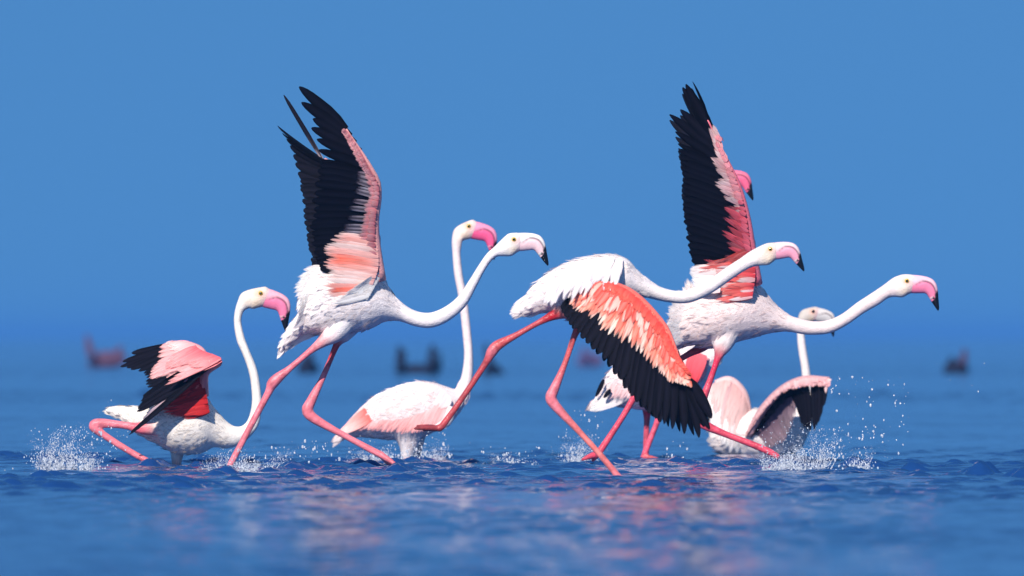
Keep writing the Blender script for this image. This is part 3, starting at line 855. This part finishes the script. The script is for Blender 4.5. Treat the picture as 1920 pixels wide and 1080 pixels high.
# ================================================================== bird: right runner, wings up
def bird_run_right():
    b = Bird(40.7, 1345, 'running flamingo with raised wings, black over red streaked lining, neck stretched low ahead', 5)
    eye, pitch, sc = (1700, 526.7), 10, 1.07
    pairs = [(1256,640,1259,650,5), (1256,606,1275,650,24), (1266,580,1295,646,40), (1290,548,1325,650,55), (1330,528,1355,650,64), (1380,518,1385,641,60), (1416,526,1412,634,48),
             (1440,553,1437,627,34), (1457,573,1457,623,24), (1480,590,1478,622,17), (1500,597,1505,627,14), (1525,602,1530,628,13), (1552,600,1560,624,12.2),
             (1579,588,1591,608,11.6), (1607,567,1619,588,11.3), (1636,548,1647,572,11.5), (1658,533,1666,559,12.3), (1674,521,1680,557,13.2)]
    n = len(pairs)
    pairs += b.head_pairs(eye, pitch, sc)
    base = lin(245, 222, 216)
    b.headcol = lin(248, 230, 218)
    b.body(pairs, col_const(base, head=b.headcol, nhead=n-1))
    LR = lin(228, 78, 98)
    b.limb([(1366,600,-.03,36), (1354,646,-.055,20), (1345,672,-.07,8.5), (1330,715,-.07,7.5), (1312,762,-.07,9), (1305,782,-.07,10.5), (1320,796,-.07,9), (1360,814,-.07,7.5), (1410,833,-.07,8), (1442,847,-.07,8), (1460,858,-.07,7)],
           [base, base, LR, LR, LR, LR, LR, LR, LR, LR, LR])
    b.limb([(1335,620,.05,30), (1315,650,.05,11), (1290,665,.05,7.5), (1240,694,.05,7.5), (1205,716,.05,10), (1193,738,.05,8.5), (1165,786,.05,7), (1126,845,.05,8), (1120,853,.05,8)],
           [base, LEGD, LEGD, LEGD, LR, LR, LR, LR, LR])  # tibia painted darker to carry the body's shade; ankle and below plain pink
    for sg in (-1, 1):
        b.limb([(1362,585,sg*.02,44), (1385,535,sg*.065,30), (1400,488,sg*.115,16), (1406,450,sg*.15,9)], [base, base, lin(246,190,186), PINK])
    b.toes(1122, 851, .05, [(1090,863,.02), (1098,858,.08), (1110,866,.05)], LR, 6.5)
    b.finish_body()
    b.plumage(0.3, 9, 560, 28, 15, 0.08, ruffle=lambda i, r: (0.14*r.random() if i < 4 else 0))
    b.fan(b.body_obj, [(0,1300,560,-.07), (.5,1290,600,-.07), (1,1300,625,-.05)], [(0,1288,525,-.08), (.3,1262,570,-.08), (.7,1254,605,-.08), (1,1256,648,-.05)], 42, 17, [(0, base), (1, WHITE)],
          'rump_feathers', joined=True, jit=.35, lift=.05, camber=.2, point=.3, soft=.85)
    for sg in (1, -1):
        R = [(0,1420,532,sg*.09), (.2,1409,470,sg*.15), (.4,1397,400,sg*.21), (.5,1386,360,sg*.24), (.7,1361,305,sg*.28), (.85,1341,264,sg*.30), (1,1324,228,sg*.32)]
        if sg > 0: R = [(t, x-6, y+3, d) for t, x, y, d in R]
        w = b.wing(R, lin(240,120,136), (9, 1.5))
        T = [(0,1300,496,sg*.09), (.1,1292,470,sg*.12), (.2,1284,425,sg*.16), (.35,1277,370,sg*.21), (.5,1276,318,sg*.26), (.6,1270,285,sg*.29)]
        dx, dy = (5, 4) if sg > 0 else (0, 0)
        T = [(t, x+dx, y+dy, d) for t, x, y, d in T]
        b.fan(w, R, T, 20, 24, [(0, BLACK), (1, BLACK)], t1=.6, point=.05, var=.03, jit=.015)
        b.primaries(w, R, .58, 1, [(x+dx, y+dy, sg*d) for x, y, d in ((1269,272,.29), (1264,250,.31), (1253,218,.33), (1273,209,.34), (1277,168,.36), (1283,162,.37), (1295,157,.38))], 22, [(0, BLACK), (1, BLACK)], point=.58)
        if sg < 0:
            Tg = [(0,1330,490,-.10), (.12,1358,480,-.12), (.25,1364,425,-.17), (.4,1360,380,-.22), (.5,1345,345,-.25), (.62,1338,305,-.28), (.75,1337,262,-.30), (1,1318,205,-.33)]
            b.fan(w, R, Tg, 12, 15, lambda t: [(0, lin(214,110,118)), (.6, lin(190,96,104)), (1, lin(130,70,80))] if t < .42 else [(0, PINK), (1, lin(238,186,184))], 'covert_feather', t0=.05, t1=.78, off=.008, streak=(lin(90,50,60), .35), var=.15)
            b.fan(w, R, Tg, 40, 10, lambda t: [(0, lin(232,92,108)), (1, lin(206,84,92))] if t < .4 else [(0, lin(240,150,156)), (1, PALE)], 'small_coverts', off=.014, short=.9, t1=.85, joined=True, jit=.4, var=.2, point=.3, streak=(lin(120,60,70), .25))
            b.fan(w, R, Tg, 34, 9, lambda t: [(0, lin(240,116,130)), (1, lin(236,100,116))] if t < .45 else [(0, lin(243,150,158)), (1, PINK)], 'marginal_coverts', off=.018, short=.34, t1=.85, joined=True, jit=.2, var=.12)
            Ra = [(0,1404,462,-.146), (.4,1414,500,-.118), (1,1408,556,-.095)]
            Ta = [(0,1352,486,-.138), (.3,1325,492,-.128), (.5,1312,508,-.122), (.75,1330,535,-.118), (1,1345,564,-.108)]
            b.fan(w, Ra, Ta, 24, 11, lambda t: [(0, lin(226,84,84)), (.5, lin(238,78,70)), (1, lin(240,96,84))] if b.rng.random() < .68 else [(0, lin(240,150,146)), (1, lin(246,214,208))], 'axillary_feather', off=.016, point=.4, streak=(lin(248,186,180), .3), var=.2, jit=.14)
            b.fan(w, Ra, Ta, 22, 8, lambda t: [(0, lin(222,70,78)), (1, lin(240,120,108))] if b.rng.random() < .7 else [(0, PINK), (1, PALE)], 'small_lining', off=.021, short=.55, joined=True, jit=.4, var=.22, point=.4)
            b.fan(w, [(0,1340,505,-.125), (1,1350,545,-.13)], [(0,1292,505,-.12), (1,1298,535,-.12)], 9, 18, [(0, PALE), (1, WHITE)], 'tertial_feather', off=.012)
        else:
            b.fan(w, R, T, 28, 15, [(0, PINK), (1, PINK)], 'small_coverts', face=1, off=.008, short=.45, joined=True)
    b.head(eye, pitch, sc, lin(248,196,206), lin(246,132,164))
bird_run_right()

# ================================================================== bird: tall walker behind
def bird_walk_behind():
    b = Bird(43.2, 1215, 'tall upright flamingo walking behind the running birds, only hot pink bill above the raised wing', 6)
    eye, pitch, sc = (1356.5, 329), 7, 0.95
    pairs = [(1105,762,1108,771,5), (1122,735,1140,762,22), (1145,692,1165,762,40), (1180,667,1195,768,54), (1220,654,1230,770,60), (1260,648,1268,765,60), (1298,646,1303,742,50),
             (1325,648,1328,712,34), (1340,636,1353,676,22), (1344,612,1365,632,13), (1343,570,1360,575,10), (1338,520,1354,520,9.5), (1335,460,1350,460,9), (1336,410,1351,410,9),
             (1334,370,1349,378,9), (1330,345,1347,366,11), (1336,325,1345,361,12.5)]
    n = len(pairs)
    pairs += b.head_pairs(eye, pitch, sc, 1)
    base = lin(244, 224, 222)
    b.headcol = lin(247, 214, 208)
    b.body(pairs, col_const(base, head=b.headcol, nhead=n-1))
    LR = lin(232, 88, 110)
    b.limb([(1228,745,-.05,24), (1236,768,-.05,10), (1232,790,-.05,7), (1218,826,-.05,7), (1206,858,-.05,7), (1202,880,-.05,7)], [base, LR, LR, LR, LR, LR])
    b.limb([(1215,745,.05,24), (1214,768,.05,10), (1213,790,.05,7), (1212,826,.05,7), (1211,880,.05,7)], [base, LR*.8, LR*.8, LR*.8, LR])
    b.toes(1206, 856, -.05, [(1240,862,-.08), (1236,864,-.02)], LEGD, 5)
    b.finish_body()
    b.plumage(0.3, 9, 420, 28, 15, 0.06)
    for sg in (-1, 1):
        R = [(0,1318,672,sg*.09), (.4,1285,662,sg*.08), (1,1190,678,sg*.07)]
        w = b.wing([(0,1322,672,sg*.10), (.5,1312,705,sg*.12), (1,1285,722,sg*.125)], PINK, (9, 8))
        T = [(0,1300,722,sg*.135), (.3,1262,738,sg*.135), (.6,1210,748,sg*.12), (1,1140,748,sg*.07)]
        b.fan(w, R, T, 16, 24, lambda t: [(0, lin(246,224,220)), (1, lin(244,200,198))], 'scapular_feather', face=sg, off=.006, bend=-.16, streak=(PINK, .3))
        b.fan(w, [(0,1322,668,sg*.12), (1,1298,660,sg*.11)], [(0,1300,722,sg*.14), (1,1285,710,sg*.14)], 7, 15, [(0, lin(240,110,118)), (1, lin(232,64,74))], 'red_covert', face=sg, off=.02, bend=-.1)
        b.fan(w, [(0,1137,712,sg*.062), (1,1150,732,sg*.075)], [(0,1122,744,sg*.05), (1,1137,747,sg*.066)], 2, 9, [(0, BLACK), (1, BLACK)], 'flight_feather', face=sg, off=.022, point=.5)
        b.fan(w, [(0,1175,720,sg*.05), (1,1180,745,sg*.05)], [(0,1112,760,sg*.02), (1,1108,770,sg*.02)], 5, 16, [(0, base), (1, WHITE)], 'tail_feather', face=sg, off=.026)
    b.head(eye, pitch, sc, lin(244,120,146), lin(244,104,138))
bird_walk_behind()

# ================================================================== bird: young grey-headed one sitting in the water
def bird_sit_right():
    b = Bird(45.0, 1425, 'grey headed young flamingo sitting low in the water with an arched dripping wing', 7)
    eye, pitch, sc = (1524.5, 584), 18, 0.80
    pairs = [(1328,806,1333,836,10), (1345,785,1350,850,38), (1385,768,1390,862,55), (1430,766,1432,864,58), (1470,770,1472,858,48), (1498,762,1502,838,34), (1507,742,1522,785,22),
             (1504,715,1524,734,14), (1502,690,1519,695,10), (1496,652,1512,652,9), (1494,622,1509,624,8.5), (1495,600,1511,609,9.5), (1503,582,1513,606,11)]
    n = len(pairs)
    pairs += b.head_pairs(eye, pitch, sc, 1)
    base = lin(240, 226, 220)
    b.headcol = lin(206, 194, 184)
    neckc = lin(232, 214, 204)
    b.body(pairs, col_const(base, head=b.headcol, nhead=n-3))
    b.finish_body()
    b.plumage(0.3, 7, 420, 28, 15, 0.08)
    # far wing: rounded lobe, upper side towards us, black tips showing at its rear edge
    R = [(0,1402,795,-.02), (.4,1392,738,-.05), (.7,1368,714,-.06), (1,1342,720,-.05)]
    w = b.wing(R, lin(244,196,190), (10, 8))
    b.fan(w, [(0,1352,722,.0), (1,1362,716,.0)], [(0,1316,752,.01), (.5,1322,785,.01), (1,1336,800,.01)], 7, 13, [(0, BLACK), (1, BLACK)], point=.4)
    T = [(0,1392,842,-.10), (.35,1365,842,-.12), (.7,1342,815,-.10), (1,1330,765,-.06)]
    b.fan(w, R, T, 22, 18, [(0, lin(246,204,196)), (.4, lin(246,226,220)), (1, WHITE)], 'covert_feather', off=.008, point=.2, bend=-.12, jit=.08, var=.05)
    b.fan(w, R, T, 40, 11, lambda t: [(0, lin(236,176,168)), (1, lin(245,210,202))] if b.rng.random() < .8 else [(0, lin(214,160,158)), (1, lin(226,200,196))], 'small_coverts', off=.014, short=.55, joined=True, jit=.6, bend=-.08, point=.3, var=.07)
    # near wing arched over, dark primaries hanging and dripping
    R = [(0,1404,815,-.12), (.25,1428,768,-.17), (.5,1465,729,-.23), (.75,1505,711,-.28), (1,1550,713,-.33)]
    w = b.wing(R, lin(214,160,160), (8, 7))
    T = [(0,1440,842,-.11), (.3,1468,826,-.13), (.55,1480,790,-.18), (.62,1486,762,-.22)]
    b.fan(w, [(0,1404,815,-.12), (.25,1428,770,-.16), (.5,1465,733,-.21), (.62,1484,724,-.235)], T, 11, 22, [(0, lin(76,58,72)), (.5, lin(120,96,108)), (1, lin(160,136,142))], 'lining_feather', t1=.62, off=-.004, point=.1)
    T2 = [(.6,1494,768,-.24), (.7,1504,800,-.27), (.8,1520,806,-.29), (.9,1531,790,-.31), (1,1544,745,-.33)]
    R2 = [(.6,1478,728,-.23), (.75,1505,716,-.28), (.9,1532,714,-.31), (1,1550,716,-.33)]
    b.fan(w, R2, T2, 11, 11, [(0, BLACK), (1, BLACK)], t0=.6, t1=.97, point=.4)
    # black inner edge along the arch
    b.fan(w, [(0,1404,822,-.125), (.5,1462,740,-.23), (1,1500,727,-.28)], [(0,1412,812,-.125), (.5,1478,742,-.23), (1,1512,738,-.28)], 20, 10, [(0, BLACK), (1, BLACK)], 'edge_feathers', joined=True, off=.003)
    # pink upper coverts rolling over the leading edge
    b.fan(w, R, [(0,1402,822,-.13), (.25,1432,776,-.19), (.5,1468,739,-.25), (.75,1508,726,-.30), (1,1552,724,-.34)], 44, 10, [(0, lin(232,186,182)), (1, lin(204,148,150))], 'small_coverts', joined=True, off=.012, jit=.3, lift=.1, point=.1, var=.10)
    b.fan(w, [(0,1530,712,-.33), (1,1545,710,-.34)], [(0,1556,712,-.34), (1,1546,736,-.34)], 6, 8, [(0, PINK), (1, PALE)], 'alula_feather', off=.004, point=.4)
    b.head(eye, pitch, sc, lin(216,206,200), lin(204,196,192), iris=lin(60, 45, 40))
bird_sit_right()

# ------------------------------------------------------------------ flying water
ICO = None
def ico():
    global ICO
    if ICO is None:
        import bmesh
        bm = bmesh.new(); bmesh.ops.create_icosphere(bm, subdivisions=2, radius=1)
        bm.verts.ensure_lookup_table()
        ICO = (np.array([v.co[:] for v in bm.verts]), [tuple(v.index for v in f.verts) for f in bm.faces]); bm.free()
    return ICO

def splash(label, dist, x0, x1, ybase, strands, drops, seed, depth=0.16, field=None):
    """strands: rows (px base, px tip, py tip, r px); drops: (count, ytop)"""
    rng = random.Random(seed)
    s = dist / FPX
    ybase = min(ybase, HOR + CAM_H*FPX/dist + 1)
    core = MB(); fine = MB()
    iv, jf = ico()
    def drop(mb, c, r, v=None):
        q = iv * r
        q = q * np.array([rng.uniform(.75, 1.1), rng.uniform(.75, 1.1), rng.uniform(.8, 2.0)])
        mb.add(q + c, jf, [(1, 1, 1)] * len(q))
    for bx, tx, ty, r in strands:
        for rep in range(4):
            y0 = rng.uniform(-depth, depth)
            jx = rng.uniform(-9, 9)
            b = P(bx + jx, ybase + 4, dist); t = P(tx + jx*1.6 + rng.gauss(0, 13), ty + abs(rng.gauss(0, 1))*12*(rep > 0), dist)
            b[1] += y0; t[1] += y0 + rng.uniform(-.06, .06)
            h = t - b
            sway = rng.uniform(-.18, .18) * abs(h[2])
            n = int(44 + 40*rng.random())
            for k in range(n):
                u = rng.random() ** 1.35 * 1.06
                sp = (1.2 + 5.0*u)*s
                p = b + h*u + np.array([rng.gauss(0, 1)*sp + sway*math.sin(u*3.1), rng.gauss(0, 1)*sp*1.5, rng.gauss(0, 1)*sp*.7 + .12*abs(h[2])*math.sin(u*3.1)])
                rr = r*s*(0.42 - .27*min(u, 1))*(.3 + .9*rng.random()**1.8)
                drop(core if (u < .75 and rr > .8*s) else fine, p, max(rr, .35*s))
            for lg in range(2):
                u0 = rng.uniform(0, .55); u1 = min(1.05, u0 + rng.uniform(.15, .4)); ox = rng.uniform(-7, 7)*s; bow = rng.uniform(-16, 16)*s
                pts = []
                for k in range(6):
                    u = u0 + (u1-u0)*k/5
                    p = b + h*u + np.array([ox + bow*math.sin(u*3) + sway*math.sin(u*3.1) + rng.uniform(-1.2, 1.2)*s, rng.uniform(-.01, .01), .12*abs(h[2])*math.sin(u*3.1)])
                    pts.append(list(p) + [max(.0011, r*s*.30*(1.1-u)*rng.uniform(.5, 1.5))])
                v, f = tube_rings(tube(pts, 3, 6))
                core.add(v, f, [(1, 1, 1)]*len(v))
    # torn froth at the foot of the splash
    nb = int((x1 - x0) * 1.6)
    for k in range(nb):
        x = rng.uniform(x0, x1)
        e = 1 - abs((x - (x0+x1)/2)/((x1-x0)/2))**2
        p = P(x, ybase + 3 - abs(rng.gauss(0, 1))*9*e, dist); p[1] += rng.uniform(-depth, depth)
        drop(core, p, rng.uniform(.8, 2.4)*s)
    n, ytop = drops
    for k in range(n):
        x = rng.gauss((x0+x1)/2, (x1-x0)*.26)
        hgt = (rng.random()**1.8)*(ybase - ytop)
        p = P(x, ybase - hgt, dist); p[1] += rng.uniform(-depth, depth)*1.6
        drop(fine, p, rng.uniform(.4, 1.6)*s*(1.2 - .5*hgt/(ybase-ytop)))
    if field:
        for fx0, fy0, fx1, fy1, n in field:
            for k in range(n):
                p = P(rng.uniform(fx0, fx1), rng.uniform(fy0, fy1), dist); p[1] += rng.uniform(-.3, .3)
                drop(fine, p, (rng.random()**2.5*2.0 + .5)*s)
    tmp = bpy.data.objects.new('tmp', core.mesh('tmp')); COL.objects.link(tmp)
    md = tmp.modifiers.new('r', 'REMESH'); md.mode = 'VOXEL'; md.voxel_size = 0.0018
    dg = bpy.context.evaluated_depsgraph_get(); dg.update()
    me = bpy.data.meshes.new_from_object(tmp.evaluated_get(dg))
    bpy.data.objects.remove(tmp)
    n0 = len(me.vertices)
    V = [v.co[:] for v in me.vertices] + fine.v
    F = [tuple(p.vertices) for p in me.polygons] + [tuple(i + n0 for i in f) for f in fine.f]
    out = bpy.data.meshes.new('splash')
    out.from_pydata(V, [], F)
    out.polygons.foreach_set('use_smooth', [True]*len(out.polygons))
    o = link('splash', out, M_SPLASH)
    o['kind'] = 'stuff'
    o['label'] = label
    o['category'] = 'splash'
    return o

splash('splash thrown up behind the crouching flamingo with half raised wings', 39.9, 70, 205, 882,
       [(85,74,838,4), (92,92,820,4), (100,104,808,3.5), (108,118,803,3.5), (118,128,812,3.5), (130,142,828,4), (142,158,836,3), (150,160,850,3), (78,70,856,4), (165,178,850,2.5), (125,120,845,5)], (240, 800), 21,
       field=[(170, 745, 215, 860, 10), (60, 800, 240, 880, 60)])
splash('splash around the stretched back foot of the white running flamingo', 39.2, 395, 520, 892,
       [(420,402,842,3), (430,412,850,3), (440,446,862,4), (455,462,858,4), (470,482,862,3.5), (405,396,866,3), (490,524,850,2.5), (500,540,842,2.2)], (150, 838), 22,
       field=[(500, 838, 600, 870, 26), (545, 828, 615, 846, 24), (560, 880, 680, 895, 14)])
splash('splash around the legs of the crouching middle flamingo', 42.6, 680, 835, 866,
       [(690,684,842,4), (705,700,846,4), (720,712,838,4), (735,738,846,3), (790,796,836,3.5), (805,812,830,3), (815,820,838,3), (780,776,846,3)], (150, 815), 23,
       field=[(780, 800, 850, 860, 40), (610, 840, 720, 868, 20)])
splash('small spurts of water between the middle and the centre flamingo', 41.4, 905, 1000, 874,
       [(925,924,848,2.5), (935,932,858,2), (960,958,862,2), (985,990,864,2)], (60, 846), 24, field=[(900, 838, 1060, 872, 36)])
splash('splash flicked up by the lifted rear foot of the right running flamingo', 42.2, 1060, 1125, 868,
       [(1075,1068,826,2.5), (1085,1082,815,2.5), (1095,1096,820,2.2), (1105,1110,826,2), (1070,1062,842,3)], (110, 800), 25, field=[(1050, 770, 1130, 860, 24), (1240, 815, 1290, 870, 14)])
splash('big crown splash at the front foot of the right running flamingo', 39.6, 1425, 1558, 884,
       [(1440,1430,846,4), (1455,1448,838,4), (1470,1464,850,4), (1485,1482,846,4), (1500,1504,806,3.2), (1512,1512,840,3.5), (1524,1532,838,4), (1538,1548,808,3.6), (1546,1556,818,3.2), (1530,1540,800,3), (1495,1498,834,4), (1462,1444,856,4)], (230, 790), 26,
       field=[(1560, 700, 1700, 860, 66), (1600, 660, 1860, 760, 12), (1560, 800, 1660, 885, 60)])
splash('thin spurt of water at the edge of the droplets ahead of the right flamingo', 40.0, 1585, 1640, 880,
       [(1612,1616,850,2.2), (1622,1624,842,2), (1600,1598,862,2)], (40, 838), 27)

# ------------------------------------------------------------------ far birds resting on the water
def far_bird(name, label, dist, parts, col, wings=(), base=None, cat='bird'):
    root = bpy.data.objects.new(name, None); COL.objects.link(root)
    bx = base
    org = P(bx, HOR + CAM_H*FPX/dist, dist)
    root.location = tuple(org); root.empty_display_size = .1
    root['label'] = label; root['category'] = cat; root['group'] = 'distant birds on the water'
    v, f = tube_rings(loft_pairs(parts, dist, 4, 14))
    mb = MB(); mb.add(v, f, [col]*len(v)); mb.build('body', M_FAR, root, org)
    for pr, wc in wings:
        v, f = tube_rings(loft_pairs(pr, dist, 4, 10))
        if len(pr[0]) > 5:
            v = v.copy(); v[:, 1] += pr[0][5]
        mb = MB(); mb.add(v, f, [wc]*len(v)); mb.build('wing', M_FAR, root, org)

NAVY = lin(10, 16, 40); BROWN = lin(88, 58, 78); RUSS = lin(70, 38, 56)
def wshape(x, y, tx, ty, w, dep=0.0):
    """upswept wing blade from (x,y) to (tx,ty)"""
    return [(x-w, y, x+w, y, 3, dep), ((x+tx)/2-w*.9, (y+ty)/2, (x+tx)/2+w*.9, (y+ty)/2+2, 2.5, dep), (tx-w*.5, ty, tx+w*.5, ty+3, 2, dep), (tx-.6, ty-3, tx+.6, ty-2, 1, dep)]
far_bird('waterbird', 'dark blurred waterbird with both wing tips raised, between the white running and centre flamingos', 140,
         [(740,694,742,700,2), (752,686,752,708,9), (782,682,782,712,14), (812,684,812,708,10), (822,670,828,690,5), (818,656,826,660,3)], NAVY,
         [(wshape(750,690,750,650,8,-.2), NAVY), (wshape(808,690,812,648,9,-.2), NAVY), (wshape(754,690,756,656,7,.2), NAVY)], 782)
far_bird('waterbird', 'reddish brown far bird with raised wing beyond the left crouching flamingo', 165,
         [(163,678,165,684,3), (180,662,180,690,9), (205,658,205,691,11), (225,662,226,686,7), (238,668,239,674,2)], BROWN,
         [(wshape(172,668,165,630,8,-.2), BROWN), (wshape(216,664,226,650,8,.2), BROWN)], 200)
far_bird('waterbird', 'dark far bird partly behind the leg of the white running flamingo', 142,
         [(556,694,557,700,2), (566,672,568,706,8), (580,668,582,708,10), (592,680,594,702,5), (598,690,599,694,1.5)], NAVY,
         [(wshape(578,676,584,660,8,-.2), NAVY)], 578)
far_bird('waterbird', 'upright dark far bird beside the trailing leg of the centre flamingo', 138,
         [(902,700,904,706,2), (914,684,914,712,9), (930,682,932,714,10), (944,696,945,708,4), (949,702,949,705,1)], NAVY,
         [(wshape(920,690,912,646,7,-.2), NAVY)], 926)
far_bird('waterbird', 'faint reddish far bird under the body of the centre running flamingo', 175,
         [(1080,676,1081,682,2), (1092,662,1093,688,8), (1112,660,1112,690,9), (1126,668,1127,684,5), (1133,674,1134,677,1)], lin(86,72,110),
         [(wshape(1098,668,1094,650,7,-.2), lin(86,72,110))], 1106)
far_bird('waterbird', 'dark far bird with rusty raised wing, alone beyond the droplets on the right', 141,
         [(1768,694,1769,700,2), (1776,678,1777,706,8), (1792,674,1793,710,11), (1808,680,1810,706,6), (1816,690,1817,695,2)], NAVY,
         [(wshape(1804,684,1808,656,7,-.2), RUSS), (wshape(1790,690,1786,670,9,.2), NAVY)], 1792)

# ------------------------------------------------------------------ haze
def make_haze():
    x, y0, y1, z0, z1 = 3000, -320, 9200, -1.2, 3.0
    vs = [(-x,y0,z0), (x,y0,z0), (x,y1,z0), (-x,y1,z0), (-x,y0,z1), (x,y0,z1), (x,y1,z1), (-x,y1,z1)]
    fs = [(0,3,2,1), (4,5,6,7), (0,1,5,4), (1,2,6,5), (2,3,7,6), (3,0,4,7)]
    me = bpy.data.meshes.new('haze'); me.from_pydata(vs, [], fs)
    m = bpy.data.materials.new('pale_air'); m.use_nodes = True
    n = m.node_tree
    n.nodes.remove(n.nodes['Principled BSDF'])
    pv = n.nodes.new('ShaderNodeVolumePrincipled')
    pv.inputs['Color'].default_value = (0.12, 0.42, 1.0, 1)
    pv.inputs['Density'].default_value = 0.0007
    n.links.new(pv.outputs[0], n.nodes['Material Output'].inputs['Volume'])
    o = link('haze', me, m)
    o['kind'] = 'stuff'
    o['label'] = 'thin blue haze over the lagoon'
make_haze()
